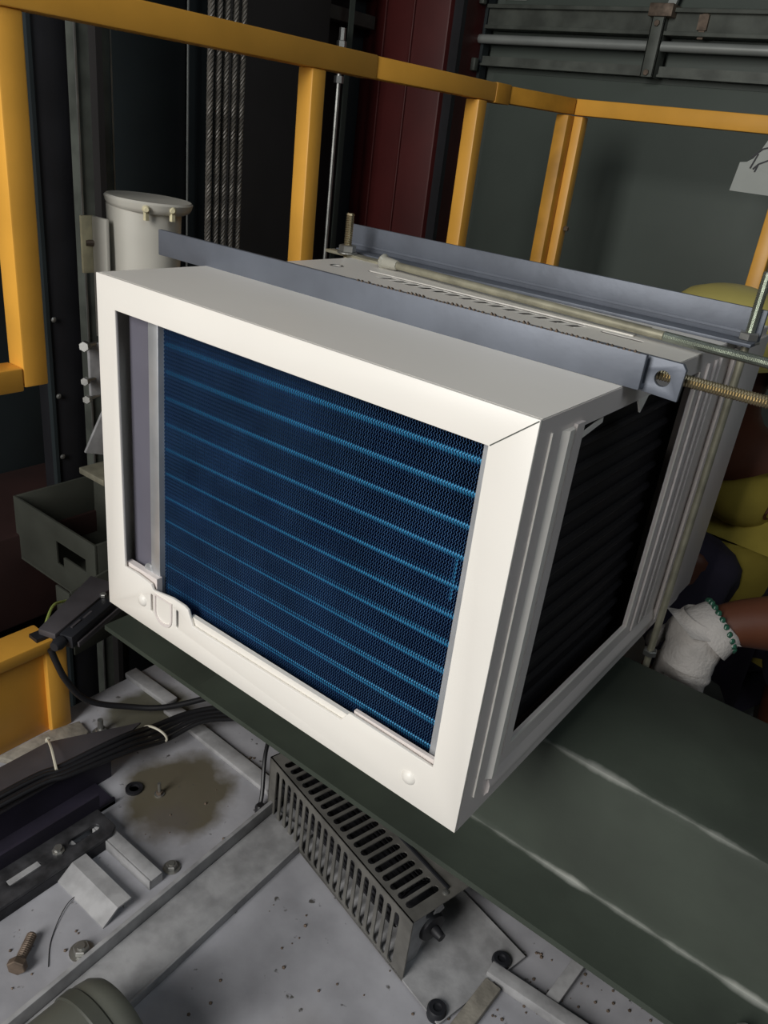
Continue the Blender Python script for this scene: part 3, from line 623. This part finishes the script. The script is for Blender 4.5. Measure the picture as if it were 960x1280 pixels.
# trunking & slotted rail
t = thing('cable_trunking', 'dark grey cable trunking on the floor beside the yellow kick box', 'trunking', (-0.15, -0.1, FZ))
mb = MB(); top = [(-0.19,-0.60),(-0.105,-0.60),(-0.105,0.06),(-0.125,0.135),(-0.19,0.0)]
mb.plate(top, [], lambda u,v,w_: (u, v, -0.362-w_), 0.004); build('cover', mb, 'tray', t, bevel=0.001)
build('side', MB().box((-0.108, -0.60, FZ), (-0.105, 0.06, -0.366)).box((-0.19, -0.60, FZ), (-0.187, 0.0, -0.366)), 'navy', t)
o = build('black_gutter', MB().box((-0.105, -0.60, FZ), (-0.052, 0.03, FZ+0.006)).box((-0.056, -0.60, FZ), (-0.052, 0.03, FZ+0.012)), 'navy'); tag(o, 'black gutter strip between the trunking and the slotted rail', 'gutter')
t = thing('slotted_rail', 'dirty dark slotted steel rail on the floor at the lower left', 'slotted rail', (-0.01, -0.3, FZ))
sl = [slot(-0.014, y, 0.050, 0.012, PI/2) for y in (-0.050, -0.145, -0.240, -0.335)]
build('flange', MB().plate([(-0.042,-0.60),(0.014,-0.60),(0.014,-0.022),(0.004,-0.008),(-0.042,-0.008)], sl, lambda u,v,w_: (u, v, FZ+0.024-w_), 0.006), 'railgrey', t, bevel=0.0008)
build('upstand', MB().box((-0.047, -0.60, FZ), (-0.042, -0.004, FZ+0.050)), 'navy', t)
build('edge', MB().box((0.009, -0.60, FZ), (0.014, -0.024, FZ+0.0178)), 'fandark', t)
build('slot_shim', MB().box((-0.019, -0.168, FZ+0.020), (-0.009, -0.122, FZ+0.0245)), 'stiff', t)
for y in (-0.092,):
    build('bolt', MB().lathe((-0.014, y, FZ+0.024), (0,0,1), [(0.009,0),(0.009,0.002),(0.006,0.003),(0.006,0.008)], 8), 'steel', t)
# sealant, small bolts
o = build('sealant_patch', MB().plate([(-0.262,-0.05),(-0.225,-0.03),(-0.205,0.02),(-0.198,0.070),(-0.215,0.090),(-0.248,0.094),(-0.258,0.04)], [], lambda u,v,w_: (u, v, FZ+0.012-w_+0.003*math.sin(60*v)), 0.012), 'putty', bevel=0.002)
tag(o, 'rough pale sealant patch at the foot of the yellow kick box', 'sealant')
def bolt_thing(p, r, label, mt='bolt', name='hex_bolt', washer=True, tall=0.012):
    t = thing(name, label, 'nut' if 'nut' in name else 'bolt', p)
    if washer: build('washer', MB().lathe(p, (0,0,1), [(r*1.5,0),(r*1.5,0.002)], 18), 'steel', t)
    build('head', hexnut(MB(), (p[0],p[1],p[2]+0.002), (0,0,1), r, r*0.8), mt, t)
    build('shank', MB().cyl((p[0],p[1],p[2]+0.002), (p[0],p[1],p[2]+tall), r*0.5, 10), 'steel', t)
bolt_thing((-0.205, 0.108, FZ), 0.010, 'upright bolt beside the corner of the yellow kick box', 'steel', tall=0.03)
bolt_thing((0.110, 0.013, FZ), 0.0085, 'single hex nut and washer on the floor left of the long channel', 'steel', 'hex_nut', tall=0.010)
bolt_thing((0.130, -0.150, FZ), 0.0105, 'larger hex nut and washer on the floor beside the loose bolt', 'steel', 'hex_nut', tall=0.013)
bolt_thing((-0.018, 0.090, FZ), 0.0055, 'small upright screw in the brown oil stain', 'bolt', tall=0.024)
o = build('washer', MB().lathe((-0.055, 0.068, FZ), (0,0,1), [(0.014,0),(0.014,0.004),(0.008,0.004),(0.007,0)], 18), 'fandark'); tag(o, 'dark rubber ring on the floor beside the cable bundle', 'washer')
t = thing('loose_bolt', 'rusty hex bolt lying on its side at the lower left', 'bolt', (0.085, -0.205, FZ))
a_ = Vector((0.098, -0.222, FZ+0.0115)); b_ = Vector((0.068, -0.182, FZ+0.0090)); dd = (b_-a_).normalized()
build('head', hexnut(MB(), a_, dd, 0.0125, 0.010), 'bolt', t)
build('shank', thread(MB(), a_+dd*0.010, b_, 0.0068, 0.003), 'bolt', t)
random.seed(11)
o = build('wire_scrap', MB().tube(smooth_path([(0.118,-0.190,FZ+0.001),(0.085,-0.165,FZ+0.001),(0.055,-0.120,FZ+0.003),(0.060,-0.085,FZ+0.001),(0.085,-0.075,FZ+0.001)]), 0.0006, 5), 'cable'); tag(o, 'hair-thin dark wire curling on the floor near the loose bolt', 'wire')
mbg = MB()
for k in range(170):
    if k % 2: x = random.uniform(0.0, 0.62); y = random.uniform(-0.24, 0.26)
    else: x = random.uniform(0.56, 0.75); y = random.uniform(0.12, 0.32)
    if 0.14 < x < 0.24: continue
    r = random.uniform(0.0008, 0.0028)
    mbg.lathe((x, y, FZ), (random.uniform(-.2,.2),random.uniform(-.2,.2),1), [(r,0),(r*0.8,r*0.7),(r*0.3,r)], 5)
o = build('grit', mbg, 'bolt', kind='stuff', origin=(0,0,FZ)); tag(o, 'scattered dark grit on the dusty floor', 'grit')
t = thing('motor_cover', 'rounded grey-green motor cover at the bottom left corner', 'cover', (0.29, -0.35, FZ))
mb = MB(); mb.lathe((0.285, -0.575, FZ+0.068), (0,1,0), [(0.064,0),(0.068,0.004),(0.068,0.360),(0.066,0.372),(0.060,0.380),(0.03,0.384),(0.005,0.385)], 48)
build('housing', mb, 'motor', t, smooth=True)
build('rim', MB().lathe((0.285, -0.240, FZ+0.068), (0,1,0), [(0.0682,0),(0.0698,0.002),(0.0698,0.016),(0.0682,0.018)], 48), 'gbox', t, smooth=True)

# vented blower box
ang = math.atan2(0.104-0.183, 0.470-0.139); ca, sa = math.cos(ang), math.sin(ang); OX, OY = 0.139, 0.183
def fb(u, v, z): return (OX + u*ca - v*sa, OY + u*sa + v*ca, z)
Lb, Wb, ZTb = 0.342, 0.105, -0.300
t = thing('vented_blower', 'long dirty slotted grey metal blower box on the floor under the crossbeam', 'blower', (0.30, 0.18, FZ))
tops = [slot(0.026 + k*0.0163, 0.036, 0.056, 0.0108, PI/2) for k in range(19)]
build('top_cover', MB().plate([(-0.004,0),(Lb,0),(Lb,Wb),(-0.004,Wb)], tops, lambda u,v,w_: fb(u, v, ZTb-w_), 0.002), 'fan', t)
sides = [slot(0.020 + k*0.0163, -0.361, 0.096, 0.0098, PI/2) for k in range(19)]
build('side_cover', MB().plate([(-0.004,FZ+0.004),(Lb,FZ+0.004),(Lb,ZTb),(-0.004,ZTb)], sides, lambda u,v,w_: fb(u, w_, v), 0.002), 'fan', t)
build('end_cover', MB().plate([(0,FZ+0.004),(Wb,FZ+0.004),(Wb,ZTb),(0,ZTb)], [], lambda u,v,w_: fb(-0.004+w_, u, v), 0.002), 'fan', t)
p, q = Vector(fb(0.012, 0.055, -0.362)), Vector(fb(Lb-0.055, 0.055, -0.362))
build('impeller_drum', MB().cyl(p, q, 0.036, 28), 'fandark', t, smooth=True)
mbb = MB()
for k in range(28):
    th = 2*PI*k/28; off = Vector((-sa*math.cos(th), ca*math.cos(th), math.sin(th)))*0.039
    mbb.bar(p+off, q+off, 0.004, 0.0015, tuple(off))
build('impeller_blades', mbb, 'fandark', t, kind='stuff')
build('motor', MB().lathe(fb(Lb-0.054, 0.055, -0.362), (ca, sa, 0), [(0.034,0),(0.034,0.02),(0.026,0.03),(0.020,0.045),(0.008,0.047),(0.006,0.062)], 24), 'fandark', t, smooth=True)
build('motor_bracket', MB().plate([(0.010,FZ+0.006),(0.034,FZ+0.006),(0.052,-0.352),(0.075,-0.340),(0.060,-0.305),(0.040,-0.305),(0.010,-0.33)], [arc(0.050,-0.332,0.010,0,340,14)], lambda u,v,w_: fb(Lb-0.016+w_, u, v), 0.0025), 'stiff', t)
build('base_plate', MB().plate([(0.004,-0.0),(Lb+0.072,0.0),(Lb+0.072,0.165),(0.004,0.165)], [], lambda u,v,w_: fb(u, v, FZ+0.009-w_), 0.003), 'stiff', t)
build('back_tray', MB().plate([(0.0,Wb+0.006),(Lb+0.0,Wb+0.006),(Lb+0.0,Wb+0.10),(0.0,Wb+0.10)], [], lambda u,v,w_: fb(u, v, ZTb-0.008-w_), 0.002), 'stiff', t)
build('black_seam', MB().bar(fb(0.0,0.0725,ZTb+0.0015), fb(Lb-0.012,0.0725,ZTb+0.0015), 0.0035, 0.0035), 'rubber', t)
build('screw', MB().lathe(fb(Lb-0.010, 0.066, ZTb), (0,0,1), [(0.0045,0),(0.0045,0.0012),(0.002,0.002)], 10), 'steel', t)
for (u, v) in ((Lb+0.058, 0.010), (Lb+0.058, 0.130)):
    build('rubber_foot', MB().lathe(fb(u, v, FZ), (0,0,1), [(0.012,0),(0.013,0.004),(0.013,0.014),(0.011,0.017),(0.006,0.017),(0.005,0.014),(0.001,0.014)], 24), 'rubber', t, smooth=True)
o = build('blower_wire', MB().tube(smooth_path([(0.03,0.30,-0.35),(0.06,0.262,-0.345),(0.085,0.225,-0.36),(0.112,0.195,-0.395),(0.120,0.184,FZ+0.012),(0.126,0.176,FZ+0.008)]), 0.0035, 8).lathe((0.126,0.178,FZ),(0,0,1),[(0.009,0),(0.009,0.012),(0.006,0.016)],12), 'cable', smooth=True)
tag(o, 'short black lead hanging at the far end of the vented blower', 'cable')
# bottom-right framing
o = build('frame_angle', MB().bar((0.552,0.196,FZ+0.008),(0.80,0.214,FZ+0.008),0.020,0.016), 'stiff', bevel=0.001); tag(o, 'grey steel strip running from the blower foot to the bottom right', 'strip')
o = build('frame_angle', MB().bar((0.637,0.214,FZ+0.006),(0.648,0.42,FZ+0.006),0.018,0.012), 'stiff', bevel=0.001); tag(o, 'short grey cross strip on floor under the crossbeam edge', 'strip')
o = build('frame_angle', MB().bar((0.563,0.03,FZ+0.006),(0.567,0.182,FZ+0.006),0.024,0.012), 'putty', bevel=0.002); tag(o, 'yellowish stained strip on floor under the blower base plate', 'strip')
for x, lb in ((0.70, 'nearer of two thin floor strips behind the crossbeam, by the glove'), (0.80, 'farther right of two thin floor strips behind the crossbeam')):
    o = build('floor_strip', MB().bar((x,0.50,FZ+0.01),(x+0.01,0.85,FZ+0.01),0.014,0.02), 'stiff', bevel=0.001); tag(o, lb, 'strip')

# cables
def cable(pts, r, label, cat='cable', mt='cable', name='power_cable'):
    o = build(name, MB().tube(smooth_path(pts, 8), r, 10), mt, smooth=True); tag(o, label, cat); return o
cable([(-0.250,0.052,-0.235),(-0.238,0.068,-0.30),(-0.225,0.10,-0.355),(-0.195,0.160,-0.385),(-0.155,0.212,-0.392),(-0.105,0.290,-0.380),(-0.06,0.36,-0.37)], 0.0055, 'thick black cable looping from the limit switch to under the air conditioner')
bl = ['outermost black cable of the bundle, against the trunking cover', 'second black cable of the bundle beside the trunking', 'third black cable of the bundle beside the trunking', 'innermost black cable of the bundle, over the oil stain']
for k in range(4):
    o_ = k*0.0085
    cable([(-0.120+o_*0.6,-0.60,-0.350+k%2*0.004),(-0.124+o_*0.9,-0.118,-0.348+k%2*0.004),(-0.115+o_,-0.02,-0.350),(-0.108+o_*1.0,0.085,-0.353-k*0.004),(-0.118+o_*1.3,0.155,-0.380-k*0.003),(-0.108+o_*1.6,0.225,-0.385+k*0.002),(-0.070+o_*2.0,0.300,-0.385),(-0.02+o_*2,0.40,-0.38)], 0.0042 if k else 0.005, bl[k])['group'] = 'black cables bundled along the trunking'
def tie(p, q, r, label):
    t = thing('cable_tie', label, 'cable tie', p)
    build('strap', MB().tube(smooth_path([p, tuple((Vector(p)+Vector(q))/2 + Vector((0,0,0.012))), q], 8), r, 6), 'tie', t, smooth=True)
    build('knot', MB().lathe(p, (0.3,0.2,1), [(0.003,-0.004),(0.004,0),(0.003,0.004)], 8), 'tie', t, smooth=True)
tie((-0.188, 0.0, -0.356), (-0.108, -0.033, -0.344), 0.0022, 'white cable tie stretched across the grey trunking')
t = thing('cable_tie', 'off-white cable tie around the black cables, by the oil stain', 'cable tie', (-0.105, 0.150, -0.38))
build('loop', MB().tube([Vector((-0.104 + 0.024*math.cos(x_), 0.148+0.006*math.cos(x_), -0.383 + 0.013*math.sin(x_))) for x_ in [2*PI*i/20 for i in range(21)]], 0.0022, 6), 'tie', t, smooth=True)

# ================================================================ WORKER
def skin_obj(name, joints, edges, mt, parent, root=0, sub=2, label=None):
    o0 = LOC[parent.name]
    me = bpy.data.meshes.new(name); me.from_pydata([tuple(Vector(j[0]) - o0) for j in joints], edges, [])
    me.materials.append(M[mt])
    o = bpy.data.objects.new(name, me); COL.objects.link(o); o.parent = parent; LOC[o.name] = o0
    sk_ = o.modifiers.new('skin', 'SKIN'); sk_.use_smooth_shade = True; sk_.branch_smoothing = 0.6
    if not me.skin_vertices: 
        bm = bmesh.new(); bm.from_mesh(me); bm.verts.layers.skin.verify(); bm.to_mesh(me); bm.free()
    for i, j in enumerate(joints):
        r = j[1]; r = (r, r) if not isinstance(r, tuple) else r
        me.skin_vertices[0].data[i].radius = r; me.skin_vertices[0].data[i].use_root = (i == root)
    ss = o.modifiers.new('sub', 'SUBSURF'); ss.levels = sub; ss.render_levels = sub
    # bake to a plain mesh
    dg = bpy.context.evaluated_depsgraph_get(); dg.update(); ev = o.evaluated_get(dg); nm = bpy.data.meshes.new_from_object(ev)
    o.modifiers.clear(); o.data = nm
    if not nm.materials: nm.materials.append(M[mt])
    for p_ in nm.polygons: p_.use_smooth = True
    return o
worker = thing('person', 'person in yellow shirt and yellow helmet crouching behind the unit, white glove on tie rod', 'person', (0.62, 1.0, FZ))
J = {'pel':((0.56,1.12,-0.18),0.105), 'bel':((0.55,1.08,-0.06),0.10), 'che':((0.53,1.00,0.07),0.105), 'nb':((0.49,0.935,0.160),0.062),
     'nk':((0.475,0.905,0.215),0.052), 'hd1':((0.465,0.885,0.275),(0.068,0.075)), 'hd2':((0.46,0.880,0.335),(0.076,0.088)), 'hd3':((0.46,0.885,0.378),(0.055,0.065)),
     'ls':((0.665,0.960,0.120),0.056), 'le':((0.790,0.720,0.030),0.050), 'lw':((0.630,0.575,0.020),0.034), 'lh':((0.612,0.556,-0.010),0.030),
     'lf':((0.735,0.665,0.030),0.052),
     'rs':((0.37,0.985,0.120),0.056), 're':((0.29,0.90,-0.08),0.042), 'rw':((0.36,0.74,-0.17),0.030), 'rh':((0.375,0.72,-0.20),0.028),
     'lhp':((0.64,1.09,-0.20),0.08), 'lk':((0.74,0.88,-0.06),0.050), 'la':((0.71,1.05,-0.34),0.038), 'lt':((0.73,0.93,-0.385),0.032),
     'rhp':((0.48,1.09,-0.20),0.08), 'rk':((0.500,0.80,0.0),0.050), 'ra':((0.49,0.98,-0.33),0.038), 'rt':((0.48,0.86,-0.385),0.032)}
keys = list(J.keys()); ix = {k: i for i, k in enumerate(keys)}
def E_(*ps): return [(ix[a], ix[b]) for a, b in ps]
body = skin_obj('body', [J[k] for k in keys], E_(('pel','bel'),('bel','che'),('che','nb'),('nb','nk'),('nk','hd1'),('hd1','hd2'),('hd2','hd3'),
     ('nb','ls'),('ls','le'),('le','lf'),('lf','lw'),('lw','lh'),('nb','rs'),('rs','re'),('re','rw'),('rw','rh'),('pel','lhp'),('lhp','lk'),('lk','la'),('la','lt'),
     ('pel','rhp'),('rhp','rk'),('rk','ra'),('ra','rt')), 'skin', worker, 0)
# face
hc = Vector((0.46, 0.880, 0.315))
build('nose', MB().lathe(hc+Vector((0,-0.078,0.010)), (0,-0.35,-1), [(0.005,0),(0.008,0.014),(0.013,0.030),(0.010,0.040),(0.003,0.044)], 12), 'skin', worker, smooth=True)
build('mouth', MB().tube([hc+Vector((x_, -0.078+0.03*abs(x_)*8*abs(x_), -0.048)) for x_ in (-0.024,-0.012,0,0.012,0.024)], 0.0045, 8), 'maroon', worker, smooth=True)
for s_ in (-1, 1):
    e_ = build('eye', MB().lathe(hc+Vector((s_*0.030,-0.074,0.012)), (0,-1,0), [(0.011,-0.006),(0.010,0.0),(0.006,0.004),(0.001,0.005)], 14), 'plastic', worker, smooth=True)
    build('pupil', MB().lathe(hc+Vector((s_*0.030,-0.0785,0.012)), (0,-1,0), [(0.0045,0),(0.003,0.0012)], 10), 'ink', e_)
    build('eyebrow', MB().tube([hc+Vector((s_*x_,-0.080,0.030)) for x_ in (0.015,0.03,0.045)], 0.004, 6), 'hair', worker)
    build('ear', MB().lathe(hc+Vector((s_*0.072,0.0,-0.002)), (s_,0.25,0), [(0.024,0),(0.026,0.006),(0.020,0.012),(0.012,0.008)], 16), 'skin', worker, smooth=True)
build('hair', MB().lathe(hc+Vector((0,0.012,-0.005)), (0,0.3,1), [(0.074,0.0),(0.082,0.02),(0.084,0.05),(0.07,0.085),(0.03,0.10)], 28), 'hair', worker, smooth=True)
hp = hc + Vector((-0.02, -0.005, 0.030))
hat = build('helmet', MB().lathe(hp, (-0.02,-0.10,1), [(0.098,0.002),(0.101,0.0),(0.102,0.006),(0.1015,0.02),(0.098,0.040),(0.088,0.062),(0.068,0.079),(0.040,0.088),(0.012,0.091)], 40), 'hat', worker, smooth=True)
pts = [(0.137*math.cos(math.radians(a_)), 0.148*math.sin(math.radians(a_)) - 0.01) for a_ in range(0, 360, 12)]
build('brim', MB().plate(pts, [], lambda u,v,w_: (hp.x+u, hp.y+v, hp.z+0.006 - 0.10*(-v if v < 0 else -v*0.2) - w_), 0.004), 'hat', hat, smooth=True)
# clothes
shirt = skin_obj('shirt', [((0.56,1.11,-0.15),0.135), ((0.55,1.07,-0.05),0.145), ((0.53,0.99,0.050),0.150), ((0.505,0.955,0.105),0.115), ((0.49,0.940,0.140),0.085),
     ((0.655,0.965,0.100),0.082), ((0.385,0.985,0.100),0.080)],
     [(0,1),(1,2),(2,3),(3,4),(3,5),(3,6)], 'shirt', worker, 1)
tr = skin_obj('trousers', [((0.56,1.12,-0.20),0.150), J['lhp'][:1]+(0.110,), ((0.74,0.885,-0.065),0.088), ((0.715,1.02,-0.29),0.062), J['rhp'][:1]+(0.110,), ((0.500,0.815,-0.005),0.098), ((0.495,0.955,-0.28),0.062)],
     [(0,1),(1,2),(2,3),(0,4),(4,5),(5,6)], 'trousers', worker, 0)
for (an, to) in (('la','lt'), ('ra','rt')):
    a1 = Vector(J[an][0]); t1 = Vector(J[to][0]); a1.z = -0.36; t1.z = -0.385
    skin_obj('boot', [(tuple(a1+Vector((0,0.02,0.03))),0.050),(tuple(a1+Vector((0,0.02,-0.008))),0.048),(tuple((a1+t1)/2+Vector((0,0,-0.010))),0.040),(tuple(t1+Vector((0,-0.02,0.0))),0.033)], [(0,1),(1,2),(2,3)], 'boot', worker, 0)
# gloves: palm + five separate fingers
def glove(wr, fwd, side, up, parent, curl):
    wr = Vector(wr); f = Vector(fwd).normalized(); s_ = Vector(side); s_ = (s_ - f*s_.dot(f)).normalized(); n_ = f.cross(s_)
    if n_.dot(Vector(up)) < 0: n_ = -n_
    js = [(wr - f*0.012, 0.040), (wr + f*0.008, 0.042), (wr + f*0.030, 0.047), (wr + f*0.060, 0.046)]; ed_ = [(0,1),(1,2),(2,3)]
    for k, (off, ln) in enumerate(((-0.031,0.066),(-0.011,0.074),(0.010,0.070),(0.030,0.056))):
        b0 = wr + f*0.076 + s_*off; i0 = len(js)
        c1 = curl + 0.12*k
        p1 = b0 + (f*math.cos(c1*0.5) - n_*math.sin(c1*0.5))*ln*0.45
        p2 = p1 + (f*math.cos(c1*1.2) - n_*math.sin(c1*1.2))*ln*0.33
        p3 = p2 + (f*math.cos(c1*1.8) - n_*math.sin(c1*1.8))*ln*0.25
        js += [(b0, 0.0115), (p1, 0.0108), (p2, 0.0100), (p3, 0.0085)]
        ed_ += [(3,i0),(i0,i0+1),(i0+1,i0+2),(i0+2,i0+3)]
    i0 = len(js); tb = wr + f*0.022 - s_*0.040
    js += [(tb, 0.014), (tb + f*0.026 - s_*0.020 - n_*0.014, 0.0125), (tb + f*0.048 - s_*0.022 - n_*0.028, 0.0105)]
    ed_ += [(2,i0),(i0,i0+1),(i0+1,i0+2)]
    return skin_obj('glove', [(tuple(a_), r_) for a_, r_ in js], ed_, 'glove', parent, 1)
gl = glove((0.608, 0.556, 0.000), (-0.10, -0.10, -1), (1, -0.10, 0.0), (0.1, -1, 0.1), worker, 0.5)
build('glove_cuff', MB().lathe((0.632,0.574,0.026), (-0.6,-0.48,-0.9), [(0.032,0),(0.037,0.004),(0.041,0.020),(0.044,0.036)], 28), 'glove', worker, smooth=True)
glove((0.372, 0.725, -0.19), (0.1, -0.5, -0.8), (-1, 0, 0), (0, -1, 0.3), worker, 0.6)
wc = Vector((0.628, 0.573, 0.016)); wax = Vector((0.55, 0.45, 0.45)).normalized(); wa = wax.orthogonal().normalized(); wb_ = wax.cross(wa)
for k in range(22):
    th = 2*PI*k/22; c_ = wc + (wa*math.cos(th) + wb_*math.sin(th))*0.038
    if k == 0:
        bd = build('bracelet_bead', MB().lathe(c_ - Vector((0,0,0.005)), (0,0,1), [(0.0005,0),(0.0035,0.0015),(0.005,0.005),(0.0035,0.0085),(0.0005,0.010)], 10), 'beads', worker, smooth=True); c0 = c_
    else:
        bb = bd.copy(); COL.objects.link(bb); bb.parent = worker; bb.location = c_ - c0
